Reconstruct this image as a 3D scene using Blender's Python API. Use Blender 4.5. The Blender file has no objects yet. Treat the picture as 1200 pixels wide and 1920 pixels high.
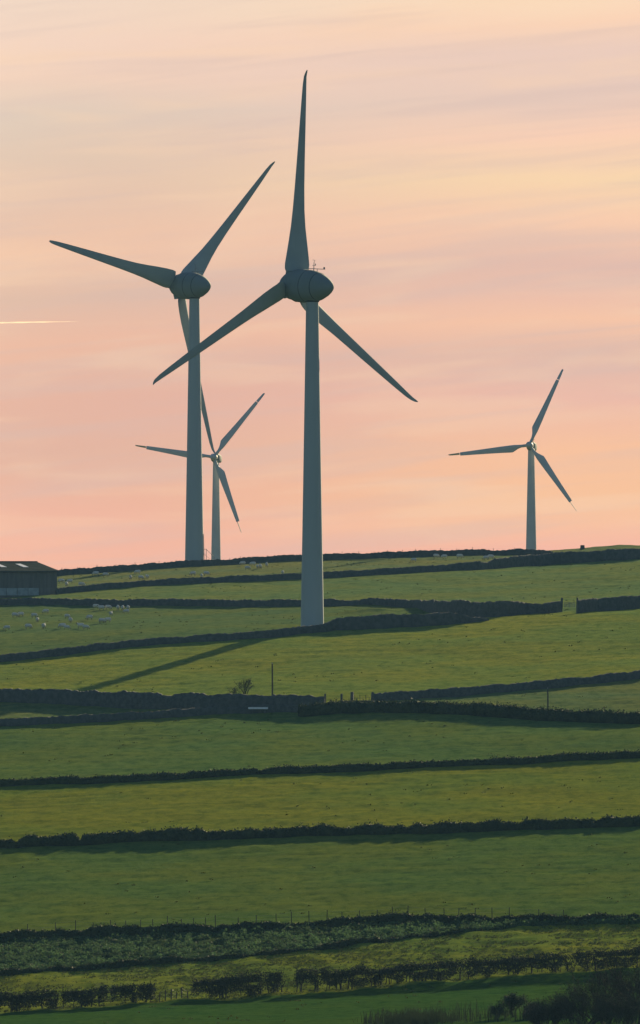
import bpy, bmesh, math, random
import numpy as np
from mathutils import Vector, Matrix
random.seed(7); RNG = np.random.default_rng(7)
R = math.radians
SC = bpy.context.scene
COL = SC.collection

# ------------------------------------------------------------------ camera
F = 16000.0      # focal length in photo pixels (photo 1200 x 1920), a long telephoto
YH = 1080.0      # eye level in photo pixels
cam = bpy.data.cameras.new('camera'); camo = bpy.data.objects.new('camera', cam); COL.objects.link(camo)
cam.sensor_fit = 'AUTO'; cam.sensor_width = 36.0; cam.lens = 300.0
cam.shift_y = 120.0/1920.0
cam.clip_start = 1.0; cam.clip_end = 120000.0
camo.location = (0, 0, 0); camo.rotation_euler = (R(90), 0, 0)
SC.camera = camo

# ------------------------------------------------------------------ light
SUN_AZ, SUN_EL = R(20.5), R(15.0)          # azimuth to the right of the view direction (+Y)
EXPOSURE = 1.0
SC.view_settings.view_transform = 'Standard'; SC.view_settings.look = 'None'
SC.view_settings.exposure = EXPOSURE; SC.view_settings.gamma = 1.0
sd = bpy.data.lights.new('sun', 'SUN'); sd.energy = 5.0; sd.angle = R(0.8); sd.color = (1.0, 0.80, 0.47)
sun = bpy.data.objects.new('sun', sd); COL.objects.link(sun)
sdir = Vector((math.sin(SUN_AZ)*math.cos(SUN_EL), math.cos(SUN_AZ)*math.cos(SUN_EL), math.sin(SUN_EL)))
sun.rotation_euler = sdir.to_track_quat('Z', 'Y').to_euler()

def lin(c):
    return tuple(((v/255.0)/12.92 if v <= 10.3 else (((v/255.0)+0.055)/1.055)**2.4) for v in c)

class NT:
    def __init__(s, tree): s.t = tree; s.n = tree.nodes; s.l = tree.links
    def node(s, kind, **kw):
        n = s.n.new(kind)
        for k, v in kw.items():
            if k.startswith('i_'): n.inputs[k[2:].replace('_', ' ')].default_value = v
            else: setattr(n, k, v)
        return n
    def link(s, a, b): s.l.new(a, b)
    def val(s, a, sock):
        if isinstance(a, (int, float)): sock.default_value = a
        elif isinstance(a, (tuple, list)): sock.default_value = a
        else: s.l.new(a, sock)
    def math(s, op, a, b=None, c=None, clamp=False):
        n = s.n.new('ShaderNodeMath'); n.operation = op; n.use_clamp = clamp
        s.val(a, n.inputs[0])
        if b is not None: s.val(b, n.inputs[1])
        if c is not None: s.val(c, n.inputs[2])
        return n.outputs[0]
    def vmath(s, op, a, b=None, out=0):
        n = s.n.new('ShaderNodeVectorMath'); n.operation = op
        s.val(a, n.inputs[0])
        if b is not None: s.val(b, n.inputs[1])
        return n.outputs[out]
    def comb(s, x, y, z):
        n = s.n.new('ShaderNodeCombineXYZ'); s.val(x, n.inputs[0]); s.val(y, n.inputs[1]); s.val(z, n.inputs[2]); return n.outputs[0]
    def noise(s, vec, scale, detail=4, rough=0.5, dist=0.0):
        n = s.n.new('ShaderNodeTexNoise'); s.l.new(vec, n.inputs['Vector'])
        n.inputs['Scale'].default_value = scale; n.inputs['Detail'].default_value = detail
        n.inputs['Roughness'].default_value = rough; n.inputs['Distortion'].default_value = dist
        return n.outputs['Fac']
    def ramp(s, fac, stops, interp='LINEAR'):
        n = s.n.new('ShaderNodeValToRGB'); cr = n.color_ramp; cr.interpolation = interp
        while len(cr.elements) < len(stops): cr.elements.new(0.5)
        for e, (p, c) in zip(cr.elements, stops):
            e.position = p; e.color = (*c[:3], 1)
        s.l.new(fac, n.inputs[0]); return n.outputs[0]
    def smooth(s, v, a, b):
        n = s.n.new('ShaderNodeMapRange'); n.interpolation_type = 'SMOOTHSTEP'
        s.val(v, n.inputs[0]); n.inputs[1].default_value = a; n.inputs[2].default_value = b
        n.inputs[3].default_value = 0; n.inputs[4].default_value = 1
        return n.outputs[0]
    def mix(s, fac, a, b, mode='MIX'):
        n = s.n.new('ShaderNodeMix'); n.data_type = 'RGBA'; n.blend_type = mode
        s.val(fac, n.inputs[0])
        for v, k in ((a, 6), (b, 7)):
            if isinstance(v, tuple): n.inputs[k].default_value = (*v[:3], 1)
            else: s.l.new(v, n.inputs[k])
        return n.outputs[2]

# ------------------------------------------------------------------ sky (world)
SKY_STRENGTH = 0.055
W = bpy.data.worlds.new('World'); SC.world = W; W.use_nodes = True
w = NT(W.node_tree); w.n.clear()
out = w.node('ShaderNodeOutputWorld')
sky = w.node('ShaderNodeTexSky'); sky.sky_type = 'NISHITA'; sky.sun_disc = False
sky.sun_elevation = SUN_EL; sky.sun_rotation = SUN_AZ
sky.air_density = 1.0; sky.dust_density = 1.0; sky.ozone_density = 2.5
tc = w.node('ShaderNodeTexCoord'); G = tc.outputs['Generated']
sep = w.node('ShaderNodeSeparateXYZ'); w.link(G, sep.inputs[0])
ux, uy, uz = sep.outputs
az = w.math('ARCTAN2', ux, uy)
# slow sideways drift of the bands: they rise towards the right, broken up by noise
drift = w.noise(w.comb(w.math('MULTIPLY', az, 14.0), 0.0, w.math('MULTIPLY', uz, 60.0)), 1.0, 3, 0.5)
vv = w.math('ADD', uz, w.math('MULTIPLY', az, -0.030))
vv = w.math('ADD', vv, w.math('MULTIPLY', w.math('SUBTRACT', drift, 0.5), 0.0075))
fac = w.math('DIVIDE', vv, 0.075, clamp=True)
def stops(lst, off):
    return [(max(0.0, min(1.0, ((YH-y)/F-off)/0.075)), tuple(min(1.0, v*k_) for v, k_ in zip(lin(c), (1.03, 1.005, 0.965)))) for y, c in lst][::-1]
away = w.ramp(fac, stops([(0,(240,215,198)),(80,(243,212,195)),(150,(243,210,190)),(215,(224,203,188)),(300,(226,199,180)),(400,(232,195,174)),(470,(243,196,168)),(560,(225,187,168)),
                          (640,(238,186,162)),(760,(231,179,160)),(850,(227,178,160)),(930,(238,180,158)),(1010,(244,181,160)),(1070,(247,184,160))], -0.001), 'LINEAR')
toward = w.ramp(fac, stops([(0,(255,222,192)),(45,(255,213,186)),(95,(236,205,192)),(180,(235,204,190)),(250,(252,209,184)),(330,(255,216,176)),(400,(255,206,176)),(490,(231,189,174)),(545,(240,192,172)),
                            (600,(250,198,168)),(670,(229,187,171)),(740,(240,188,170)),(830,(255,195,158)),(920,(255,196,155)),(985,(254,195,160)),(1040,(249,185,165))], 0.001), 'LINEAR')
azn = w.math('ADD', az, w.math('MULTIPLY', w.math('SUBTRACT', drift, 0.5), 0.03))
c0 = w.mix(w.smooth(azn, -0.040, 0.036), away, toward)
# fine streaks of thin cloud
st = w.noise(w.comb(w.math('MULTIPLY', az, 22.0), 3.0, w.math('MULTIPLY', w.math('ADD', uz, w.math('MULTIPLY', az, -0.10)), 420.0)), 1.0, 5, 0.55, 0.6)
c1 = w.mix(w.math('MULTIPLY', w.smooth(st, 0.44, 0.70), 0.30), c0, lin((214,188,180)))
st2 = w.noise(w.comb(w.math('MULTIPLY', az, 30.0), 9.0, w.math('MULTIPLY', w.math('ADD', uz, w.math('MULTIPLY', az, -0.05)), 230.0)), 1.0, 4, 0.5, 0.4)
c4 = w.mix(w.math('MULTIPLY', w.smooth(st2, 0.48, 0.70), 0.34), c1, lin((255,214,178)))
# the lit cloud bank fills the sky low around the sun, clear sky elsewhere
d0 = (math.sin(R(9)), math.cos(R(9)), 0.03)
dist = w.vmath('LENGTH', w.vmath('SUBTRACT', G, d0), out=1)
mask = w.math('SUBTRACT', 1.0, w.smooth(dist, 0.17, 0.42))
bg1 = w.node('ShaderNodeBackground'); w.link(sky.outputs[0], bg1.inputs[0]); bg1.inputs[1].default_value = SKY_STRENGTH
bg2 = w.node('ShaderNodeBackground'); w.link(c4, bg2.inputs[0]); bg2.inputs[1].default_value = 1.0/(2**EXPOSURE)
mx = w.node('ShaderNodeMixShader'); w.link(mask, mx.inputs[0]); w.link(bg1.outputs[0], mx.inputs[1]); w.link(bg2.outputs[0], mx.inputs[2])
w.link(mx.outputs[0], out.inputs[0])

# ------------------------------------------------------------------ object helpers
def tag(o, label=None, cat=None, group=None, kind=None):
    if label: o['label'] = label
    if cat: o['category'] = cat
    if group: o['group'] = group
    if kind: o['kind'] = kind
    return o
def empty(name, loc=(0,0,0), rz=0.0):
    o = bpy.data.objects.new(name, None); COL.objects.link(o); o.location = loc; o.rotation_euler = (0, 0, rz)
    o.empty_display_size = 0.5; return o
class MB:
    def __init__(s): s.v = []; s.f = []; s.m = []
    def add(s, vs, fs, mi=0):
        b = len(s.v); s.v += [tuple(p) for p in vs]; s.f += [tuple(i+b for i in f) for f in fs]; s.m += [mi]*len(fs)
    def box(s, c, size, rz=0.0, M=None, taper=1.0):
        x, y, z = size[0]/2, size[1]/2, size[2]/2
        vs = []
        for sz in (-1, 1):
            k = 1.0 if sz < 0 else taper
            for sx, sy in ((-1,-1),(1,-1),(1,1),(-1,1)):
                px, py_ = sx*x*k, sy*y*k
                vs.append(Vector((c[0]+px*math.cos(rz)-py_*math.sin(rz), c[1]+px*math.sin(rz)+py_*math.cos(rz), c[2]+sz*z)))
        if M: vs = [M @ q for q in vs]
        s.add(vs, [(3,2,1,0),(4,5,6,7),(0,1,5,4),(1,2,6,5),(2,3,7,6),(3,0,4,7)])
    def tube(s, pts, rads, n=8, cap=True, mi=0):
        pts = [Vector(p) for p in pts]; rings = []
        up = Vector((0, 0, 1))
        for i, p in enumerate(pts):
            a = pts[max(0, i-1)]; b = pts[min(len(pts)-1, i+1)]
            t = (b-a).normalized() if (b-a).length > 1e-9 else up
            ref = Vector((1, 0, 0)) if abs(t.z) > 0.95 else up
            u = t.cross(ref).normalized(); v = t.cross(u).normalized()
            rr = rads[i]; ra, rb = rr if isinstance(rr, tuple) else (rr, rr)
            rings.append([p + u*math.cos(2*math.pi*k/n)*ra + v*math.sin(2*math.pi*k/n)*rb for k in range(n)])
        vs = [q for r_ in rings for q in r_]; fs = []
        for i in range(len(pts)-1):
            for k in range(n):
                fs.append((i*n+k, i*n+(k+1) % n, (i+1)*n+(k+1) % n, (i+1)*n+k))
        if cap:
            fs.append(tuple(range(n-1, -1, -1))); fs.append(tuple(range((len(pts)-1)*n, len(pts)*n)))
        s.add(vs, fs, mi)
    def build(s, name, mat, parent=None, smooth=False, mats=None):
        me = bpy.data.meshes.new(name); me.from_pydata(s.v, [], s.f)
        for m in (mats or [mat]): me.materials.append(m)
        if mats: me.polygons.foreach_set('material_index', s.m)
        if smooth: me.polygons.foreach_set('use_smooth', [True]*len(me.polygons))
        me.update(); bm = bmesh.new(); bm.from_mesh(me); bmesh.ops.recalc_face_normals(bm, faces=bm.faces) if len(s.f) < 20000 else None
        bm.to_mesh(me); bm.free()
        o = bpy.data.objects.new(name, me); COL.objects.link(o)
        if parent: o.parent = parent
        return o
def np_mesh(name, V, Q, mat, parent=None):
    """fast mesh of quads from arrays"""
    me = bpy.data.meshes.new(name)
    me.vertices.add(len(V)); me.vertices.foreach_set('co', np.asarray(V, dtype=np.float32).ravel())
    n = len(Q); me.loops.add(n*4); me.loops.foreach_set('vertex_index', np.asarray(Q, dtype=np.int32).ravel())
    me.polygons.add(n); me.polygons.foreach_set('loop_start', np.arange(0, n*4, 4, dtype=np.int32))
    me.update(calc_edges=True); me.materials.append(mat)
    o = bpy.data.objects.new(name, me); COL.objects.link(o)
    if parent: o.parent = parent
    return o
def leaves(P, size, rng=RNG, up=0.0, aspect=1.0):
    """random quads centred on the points P (n,3) with edge length size (n,)"""
    n = len(P); a = rng.normal(size=(n, 3)); a[:, 2] += up*2
    a /= np.linalg.norm(a, axis=1)[:, None]
    b = rng.normal(size=(n, 3)); b -= (a*b).sum(1)[:, None]*a; b /= np.linalg.norm(b, axis=1)[:, None]
    a *= (size*0.5*aspect)[:, None]; b *= (size*0.5)[:, None]
    V = np.stack([P-a-b*0.35, P+b, P+a-b*0.2, P-b*0.9], axis=1).reshape(-1, 3)
    return V, np.arange(n*4).reshape(n, 4)

# ------------------------------------------------------------------ terrain
def vnoise(x, y, seed=0):
    """smooth lattice noise in -1..1"""
    xi = np.floor(x).astype(np.int64); yi = np.floor(y).astype(np.int64); fx = x-xi; fy = y-yi
    fx = fx*fx*(3-2*fx); fy = fy*fy*(3-2*fy)
    def h(i, j):
        k = (i*374761393 + j*668265263 + seed*974711) & 0x7fffffff
        k = ((k ^ (k >> 13))*1274126177) & 0x7fffffff
        return ((k ^ (k >> 16)) & 0xffff)/32767.5 - 1.0
    return (h(xi, yi)*(1-fx)+h(xi+1, yi)*fx)*(1-fy) + (h(xi, yi+1)*(1-fx)+h(xi+1, yi+1)*fx)*fy
PROF = [(-400, 10.0), (-60, 0.0), (0, -1.7), (40, -4.5), (100, -14), (200, -30), (400, -50), (700, -54), (800, -48.5), (850, -47.0)]
for D, y in ((893, 1921), (952, 1868), (990, 1785), (1010, 1742), (1100, 1569), (1175, 1448), (1246, 1348),
             (1262, 1327), (1276, 1313), (1330, 1250), (1388, 1185), (1400, 1173), (1490, 1134), (1590, 1082), (1690, 1050), (1712, 1043)):
    PROF.append((D, -(y-YH)/F*D))
zc = PROF[-1][1]
PROF += [(1730, zc-0.6), (1765, zc-6), (1850, zc-14), (2500, -60), (6000, -75), (60000, -75)]
PD = np.array([p[0] for p in PROF], float); PZ = np.array([p[1] for p in PROF], float)
CX = np.array([-75, -52, -21, 0, 32, 42.5, 48, 56, 60, 64, 90.0]); CZ = np.array([-4.6, -3.1, -1.06, 0, 1.06, 1.2, 1.5, 2.05, 2.4, 2.3, 2.4])
def prof(Y):
    # softened piecewise profile
    return (np.interp(Y-6, PD, PZ) + np.interp(Y, PD, PZ)*2 + np.interp(Y+6, PD, PZ))/4
def gz(X, Y):
    X = np.asarray(X, float); Y = np.asarray(Y, float)
    z = prof(Y)
    t = np.clip((Y-1480)/200, 0, 1); t = t*t*(3-2*t)
    low = 0.04*np.clip(X, -110, 110)
    z = z + (1-t)*low*np.clip((Y-500)/400, 0, 1) + t*np.interp(X, CX, CZ)*np.clip(1-(Y-1900)/600, 0, 1)
    s = np.clip((Y-860)/60, 0, 1)
    z = z + s*0.22*vnoise(X/23.0, Y/31.0, 3) + s*0.10*vnoise(X/9.0, Y/14.0, 4)
    # grassy mound behind the wall, right of the big turbine
    z = z + 0.75*np.exp(-((X-8.6)/4.2)**2 - ((Y-1447)/5.0)**2)
    return z
_DS = np.arange(905.0, 1722.0, 0.5)
def P(x, y):
    """ground point seen at photo pixel (x, y); used once here to lay the fields out in metres"""
    X = (x-600)/F*_DS; sy = YH - F*gz(X, _DS)/_DS
    idx = np.nonzero(sy <= y)[0]
    i = idx[0] if len(idx) else len(_DS)-1
    return Vector((X[i], _DS[i], float(gz(X[i], _DS[i]))))
def scale_at(y): return F/P(600, y).y

# walls and hedges: top edge as seen, height in metres
LINES = {
 'B0': ([(100,1069),(200,1062),(300,1055),(400,1049),(500,1043),(600,1039),(750,1034),(900,1030),(980,1029.5,1.2),(1010,1031,1.1),(1035,1034,.5)], 1.2),
 'B1': ([(106,1103),(200,1094),(240,1091),(300,1086),(400,1081),(500,1078),(600,1073),(700,1067),(800,1061,1.2),(900,1052.5,1.6),(960,1044.6,1.9),(1000,1040.2,2.1),(1050,1035,2.3),(1130,1031,2.1),(1215,1029,2.0)], 1.1),
 'B2a': ([(-40,1124),(60,1122),(200,1124),(350,1124),(500,1125),(600,1124),(700,1122),(780,1125,1.3),(820,1126,2.2),(860,1126,2.8),(900,1127,2.8),(955,1127,2.4),(985,1132,1.7),(1020,1132,1.6),(1052,1127,1.8)], 1.15),
 'B2b': ([(1083,1126),(1120,1122),(1160,1120),(1215,1116)], 2.1),
 'B3': ([(-15,1230),(100,1218),(200,1205),(300,1195),(400,1189),(500,1183),(560,1176,1.1),(605,1170,1.3),(630,1160,1.9),(700,1154,2.2),(800,1150,2.1),(840,1149,1.9),(870,1152,1.45),(895,1156,.9),(915,1160,.35)], 1.15),
 'B4a': ([(-15,1291,1.9),(130,1295,2.1),(250,1298,2.4),(400,1302,2.4),(500,1304,2.4),(610,1305,2.4)], 2.2),
 'B4b': ([(697,1301),(800,1294),(900,1286),(1000,1278),(1100,1268),(1215,1255)], 1.25),
 'B5': ([(560,1322),(640,1316),(700,1314),(800,1315),(870,1318),(950,1324),(1050,1330),(1215,1336)], 1.7),
 'B6': ([(-15,1349),(60,1346),(130,1343),(250,1336),(350,1330),(440,1324),(520,1322),(560,1322)], 1.1),
 'H7': ([(-15,1461),(100,1457),(200,1455),(300,1450),(400,1443),(480,1438),(600,1435),(700,1432),(800,1425),(900,1422),(1000,1418),(1100,1412),(1215,1407)], 1.0),
 'H8': ([(-15,1573),(50,1568),(150,1565),(250,1559),(350,1556),(480,1553),(600,1547),(750,1544),(850,1542),(960,1538),(1215,1529)], 1.35),
 'H9': ([(-15,1746),(100,1743),(200,1739),(300,1733),(400,1733),(500,1728),(600,1723),(700,1718),(800,1713),(900,1715),(1000,1717),(1100,1715),(1215,1711)], 0.95),
}
def base_line(key):
    pts, h = LINES[key]; res = []
    for q_ in pts:
        x, y = q_[:2]; hh_ = q_[2] if len(q_) > 2 else h; yb = y
        for _ in range(4): yb = y + hh_*F/P(x, yb).y
        res.append(P(x, yb))
    return res
def resample(pts, step):
    pts = [Vector(p) for p in pts]; L = [0]
    for a, b in zip(pts, pts[1:]): L.append(L[-1]+(b-a).to_2d().length)
    n = max(2, int(L[-1]/step)+1); s = np.linspace(0, L[-1], n)
    X = np.interp(s, L, [p.x for p in pts]); Y = np.interp(s, L, [p.y for p in pts])
    return s, X, Y
BASE = {k: base_line(k) for k in LINES}
SCRUB_BOT = [P(x, y) for x, y in ((-15,1831),(150,1820),(300,1808),(450,1798),(600,1782),(700,1770),(800,1758),(900,1747),(1000,1738),(1215,1732))]
def lineY(pts, X):
    return np.interp(X, [p.x for p in pts], [p.y for p in pts])

fx = np.arange(-80, 80.01, 0.55)
ox = 80 + np.array([3, 8, 16, 30, 55, 100, 180, 320, 600, 1000, 1600.])
xs = np.concatenate([-ox[::-1], fx, ox])
ys = np.concatenate([[-600, -400, -150, -60], np.arange(-20, 860, 12.0), np.arange(866, 1720, 0.75), np.arange(1722, 1860, 3.0),
                     [1880, 1920, 1980, 2080, 2250, 2500, 2800, 3200]])
GX, GY = np.meshgrid(xs, ys)
GZ = gz(GX, GY)
near = ((np.abs(GX) < 82) & (GY > 860) & (GY < 1722)).astype(float)
yH9 = lineY(BASE['H9'], GX); ySB = lineY(SCRUB_BOT, GX); yH10 = lineY([P(-15,1901), P(300,1880), P(600,1861), P(900,1838), P(1215,1814)], GX)
inscrub = ((GY < yH9-0.5) & (GY > ySB)).astype(float)
rough = ((GY <= ySB) & (GY > yH10-1)).astype(float)
micro = 0.075*vnoise(GX/2.6, GY/4.2, 11) + 0.055*vnoise(GX/6.0+GY*0.05, GY/2.6, 12) + 0.035*vnoise(GX/1.2, GY/2.1, 13)
GZ = GZ + near*micro*(1 + 1.3*rough)*np.where(GY < yH10, .6, 1) + near*inscrub*(0.22*vnoise(GX/2.2, GY/2.4, 21) + 0.12*vnoise(GX/1.1, GY/1.3, 22))
# field tints: each field has its own sward
yb = {k: lineY(BASE[k], GX) for k in BASE}
T = np.zeros(GX.shape+(3,)); T[:] = (0.075, 0.105, 0.030)
def setf(m, c): T[m] = c
yB4 = np.where(GX < BASE['B4a'][-1].x + 3.0, yb['B4a'], yb['B4b']); yB5 = np.where(GX < BASE['B6'][-1].x, yb['B6'], yb['B5'])
yB2 = np.where(GX < BASE['B2a'][-1].x+1.5, yb['B2a'], yb['B2b'])
yB3 = np.where(GX < BASE['B3'][-1].x, yb['B3'], yB2)
GREEN = (0.078, 0.118, 0.034); YEL = (0.090, 0.112, 0.014); MIDY = (0.104, 0.130, 0.021); DEEP = (0.060, 0.120, 0.034)
setf(GY > yb['B0'], (0.095, 0.110, 0.034))
setf((GY <= yb['B0']) & (GY > yb['B1']), (0.092, 0.110, 0.034))
setf((GY <= yb['B1']) & (GY > yB2), (0.084, 0.115, 0.030))
setf((GY <= yB2) & (GY > yB3), (0.068, 0.096, 0.026))
setf((GY <= yB3) & (GY > yB4), MIDY)
setf((GY <= yB4) & (GY > yB5), (0.075, 0.100, 0.034))
setf((GY <= yB5) & (GY > yb['H7']), (0.062, 0.095, 0.022))
setf((GY <= yb['H7']) & (GY > yb['H8']), YEL)
setf((GY <= yb['H8']) & (GY > yb['H9']), (0.060, 0.090, 0.018))
setf((GY <= yb['H9']) & (GY > ySB), (0.030, 0.048, 0.020))
setf((GY <= ySB) & (GY > yH10), (0.092, 0.118, 0.018))
setf(GY <= yH10, (0.024, 0.054, 0.010))
T[..., 2] += np.interp(GY, [950, 1250, 1450, 1700], [0.002, 0.006, 0.013, 0.018])   # adds blue with distance, so the upper pastures are greyer
ny, nx = GX.shape
idx = np.arange(nx*ny).reshape(ny, nx)
Q = np.stack([idx[:-1, :-1], idx[:-1, 1:], idx[1:, 1:], idx[1:, :-1]], axis=-1).reshape(-1, 4)

def grass_mat():
    m = bpy.data.materials.new('grass'); m.use_nodes = True; t = NT(m.node_tree); t.n.clear()
    o = t.node('ShaderNodeOutputMaterial'); b = t.node('ShaderNodeBsdfPrincipled')
    b.inputs['Roughness'].default_value = 0.95; b.inputs['Specular IOR Level'].default_value = 0.0
    b.inputs['Sheen Weight'].default_value = 0.08; b.inputs['Sheen Roughness'].default_value = 0.6; b.inputs['Sheen Tint'].default_value = (0.6, 0.7, 0.2, 1)
    at = t.node('ShaderNodeAttribute'); at.attribute_name = 'sward'
    geo = t.node('ShaderNodeNewGeometry'); Pn = geo.outputs['Position']
    s = t.node('ShaderNodeSeparateXYZ'); t.link(Pn, s.inputs[0]); X, Y, Z = s.outputs
    big = t.noise(Pn, 0.045, 3, 0.5)
    mid = t.noise(t.comb(t.math('MULTIPLY', X, 0.12), t.math('MULTIPLY', Y, 0.35), 0.0), 1.0, 5, 0.6)
    fine = t.noise(t.comb(t.math('MULTIPLY', X, 0.55), t.math('MULTIPLY', Y, 0.30), 0.0), 1.0, 4, 0.75)
    lines = t.noise(t.comb(t.math('MULTIPLY', X, 0.03), t.math('MULTIPLY', t.math('ADD', Y, t.math('MULTIPLY', X, 0.12)), 0.55), 4.0), 1.0, 3, 0.65)
    c = t.mix(t.smooth(big, 0.35, 0.65), t.mix(1.0, at.outputs['Color'], (0.88, 0.98, 1.02), 'MULTIPLY'), t.mix(1.0, at.outputs['Color'], (1.14, 1.04, 0.86), 'MULTIPLY'))
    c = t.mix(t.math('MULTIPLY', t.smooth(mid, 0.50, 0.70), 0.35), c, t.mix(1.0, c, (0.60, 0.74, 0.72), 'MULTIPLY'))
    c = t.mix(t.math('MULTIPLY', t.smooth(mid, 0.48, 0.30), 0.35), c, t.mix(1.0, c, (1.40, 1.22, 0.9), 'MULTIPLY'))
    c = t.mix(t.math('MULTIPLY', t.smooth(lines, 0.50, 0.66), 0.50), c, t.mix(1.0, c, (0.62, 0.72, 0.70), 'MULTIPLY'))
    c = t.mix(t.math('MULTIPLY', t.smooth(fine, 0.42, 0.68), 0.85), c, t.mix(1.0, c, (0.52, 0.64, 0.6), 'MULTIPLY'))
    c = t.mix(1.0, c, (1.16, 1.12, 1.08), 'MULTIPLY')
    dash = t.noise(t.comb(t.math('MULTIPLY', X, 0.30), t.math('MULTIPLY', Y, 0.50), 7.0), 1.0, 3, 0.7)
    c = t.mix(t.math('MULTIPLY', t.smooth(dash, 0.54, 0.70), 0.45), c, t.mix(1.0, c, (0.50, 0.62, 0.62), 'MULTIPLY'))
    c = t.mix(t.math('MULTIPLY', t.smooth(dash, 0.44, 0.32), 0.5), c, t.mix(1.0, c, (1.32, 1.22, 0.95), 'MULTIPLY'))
    t.link(c, b.inputs['Base Color']); t.link(t.mix(1.0, c, (6.0, 6.0, 6.0), 'MULTIPLY'), b.inputs['Sheen Tint'])
    tuft = t.noise(Pn, 2.2, 6, 0.75)
    bp = t.node('ShaderNodeBump'); bp.inputs['Strength'].default_value = 0.9; bp.inputs['Distance'].default_value = 0.16
    t.link(tuft, bp.inputs['Height']); t.link(bp.outputs[0], b.inputs['Normal'])
    t.link(b.outputs[0], o.inputs[0]); return m
M = {}
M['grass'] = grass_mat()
def mat(name, col, rough=0.8, var=0.25, scale=1.0, col2=None, bump=0.0, bscale=None, metal=0.0, spec=0.3, transl=0.0, stretch=None):
    m = bpy.data.materials.new(name); m.use_nodes = True; t = NT(m.node_tree); t.n.clear()
    o = t.node('ShaderNodeOutputMaterial'); b = t.node('ShaderNodeBsdfPrincipled')
    b.inputs['Roughness'].default_value = rough; b.inputs['Specular IOR Level'].default_value = spec; b.inputs['Metallic'].default_value = metal
    tcn = t.node('ShaderNodeTexCoord'); vec = tcn.outputs['Object']
    if stretch:
        mp = t.node('ShaderNodeMapping'); mp.inputs['Scale'].default_value = stretch; t.link(vec, mp.inputs[0]); vec = mp.outputs[0]
    n = t.noise(vec, scale, 5, 0.6)
    c2 = col2 or tuple(v*(1-var) for v in col)
    c = t.mix(t.smooth(n, 0.3, 0.7), c2, col); t.link(c, b.inputs['Base Color'])
    if bump:
        bp = t.node('ShaderNodeBump'); bp.inputs['Strength'].default_value = 0.8; bp.inputs['Distance'].default_value = bump
        t.link(t.noise(vec, bscale or scale*4, 5, 0.6), bp.inputs['Height']); t.link(bp.outputs[0], b.inputs['Normal'])
    if transl:
        tr = t.node('ShaderNodeBsdfTranslucent'); t.link(c, tr.inputs[0])
        mxs = t.node('ShaderNodeMixShader'); mxs.inputs[0].default_value = transl
        t.link(b.outputs[0], mxs.inputs[1]); t.link(tr.outputs[0], mxs.inputs[2]); t.link(mxs.outputs[0], o.inputs[0])
    else: t.link(b.outputs[0], o.inputs[0])
    return m
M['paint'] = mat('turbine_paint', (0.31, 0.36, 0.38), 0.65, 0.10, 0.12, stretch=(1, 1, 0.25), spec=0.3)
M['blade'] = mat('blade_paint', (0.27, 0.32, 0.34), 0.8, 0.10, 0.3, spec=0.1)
M['dim_paint'] = mat('dimmed_turbine_paint', (0.165, 0.205, 0.21), 0.8, 0.10, 0.3, spec=0.1)  # turbine paint darkened to mute sky light and sun highlights
M['old_paint'] = mat('older_turbine_paint', (0.42, 0.45, 0.47), 0.55, 0.12, 0.3, spec=0.3)
M['seam'] = mat('dark_seam', (0.03, 0.035, 0.04), 0.8, 0.2, 2.0)
M['steel'] = mat('galvanised_steel', (0.25, 0.26, 0.27), 0.5, 0.3, 3.0, metal=0.4)
M['stone'] = mat('dry_stone', (0.088, 0.094, 0.092), 0.95, 0.5, 1.4, col2=(0.055, 0.062, 0.060), bump=0.15, bscale=3.0, spec=0.1)
M['hedge'] = mat('hedge_leaf', (0.050, 0.065, 0.028), 0.8, 0.5, 0.6, col2=(0.022, 0.036, 0.020), transl=0.12, spec=0.1)
M['twig'] = mat('hawthorn_twig', (0.040, 0.042, 0.028), 0.9, 0.4, 1.0, col2=(0.020, 0.026, 0.018), spec=0.1, transl=0.05)
M['bark'] = mat('bark', (0.045, 0.038, 0.030), 0.95, 0.5, 3.0, spec=0.1)
M['bracken'] = mat('scrub_leaf', (0.074, 0.138, 0.056), 0.85, 0.5, 0.30, col2=(0.036, 0.060, 0.030), transl=0.36, spec=0.1)
M['reed'] = mat('rough_grass', (0.030, 0.042, 0.020), 0.9, 0.4, 0.8, transl=0.2, spec=0.1)
M['tussock'] = mat('tussock_grass', (0.085, 0.105, 0.030), 0.9, 0.4, 0.8, transl=0.2, spec=0.05)
M['wood'] = mat('weathered_wood', (0.085, 0.075, 0.062), 0.9, 0.4, 2.5, bump=0.01, spec=0.1)
M['fleece'] = mat('sheep_fleece', (0.56, 0.55, 0.50), 0.95, 0.2, 6.0, bump=0.03, bscale=14, spec=0.05)
M['face'] = mat('sheep_face', (0.16, 0.14, 0.12), 0.9, 0.3, 8.0, spec=0.1)
M['cladding'] = mat('barn_cladding', (0.16, 0.155, 0.15), 0.85, 0.35, 0.5, col2=(0.11, 0.115, 0.115), stretch=(3, 3, 0.4), spec=0.1)
M['roof'] = mat('barn_roof', (0.075, 0.080, 0.070), 0.95, 0.3, 0.6, col2=(0.05, 0.06, 0.05), spec=0.0)
M['skylight'] = mat('skylight_panel', (0.75, 0.75, 0.72), 0.35, 0.1, 1.0, spec=0.6)
M['concrete'] = mat('concrete_panel', (0.30, 0.36, 0.38), 0.9, 0.3, 1.0, spec=0.1)
M['trough'] = mat('pale_trough', (0.72, 0.74, 0.72), 0.6, 0.1, 2.0, spec=0.3)

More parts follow.
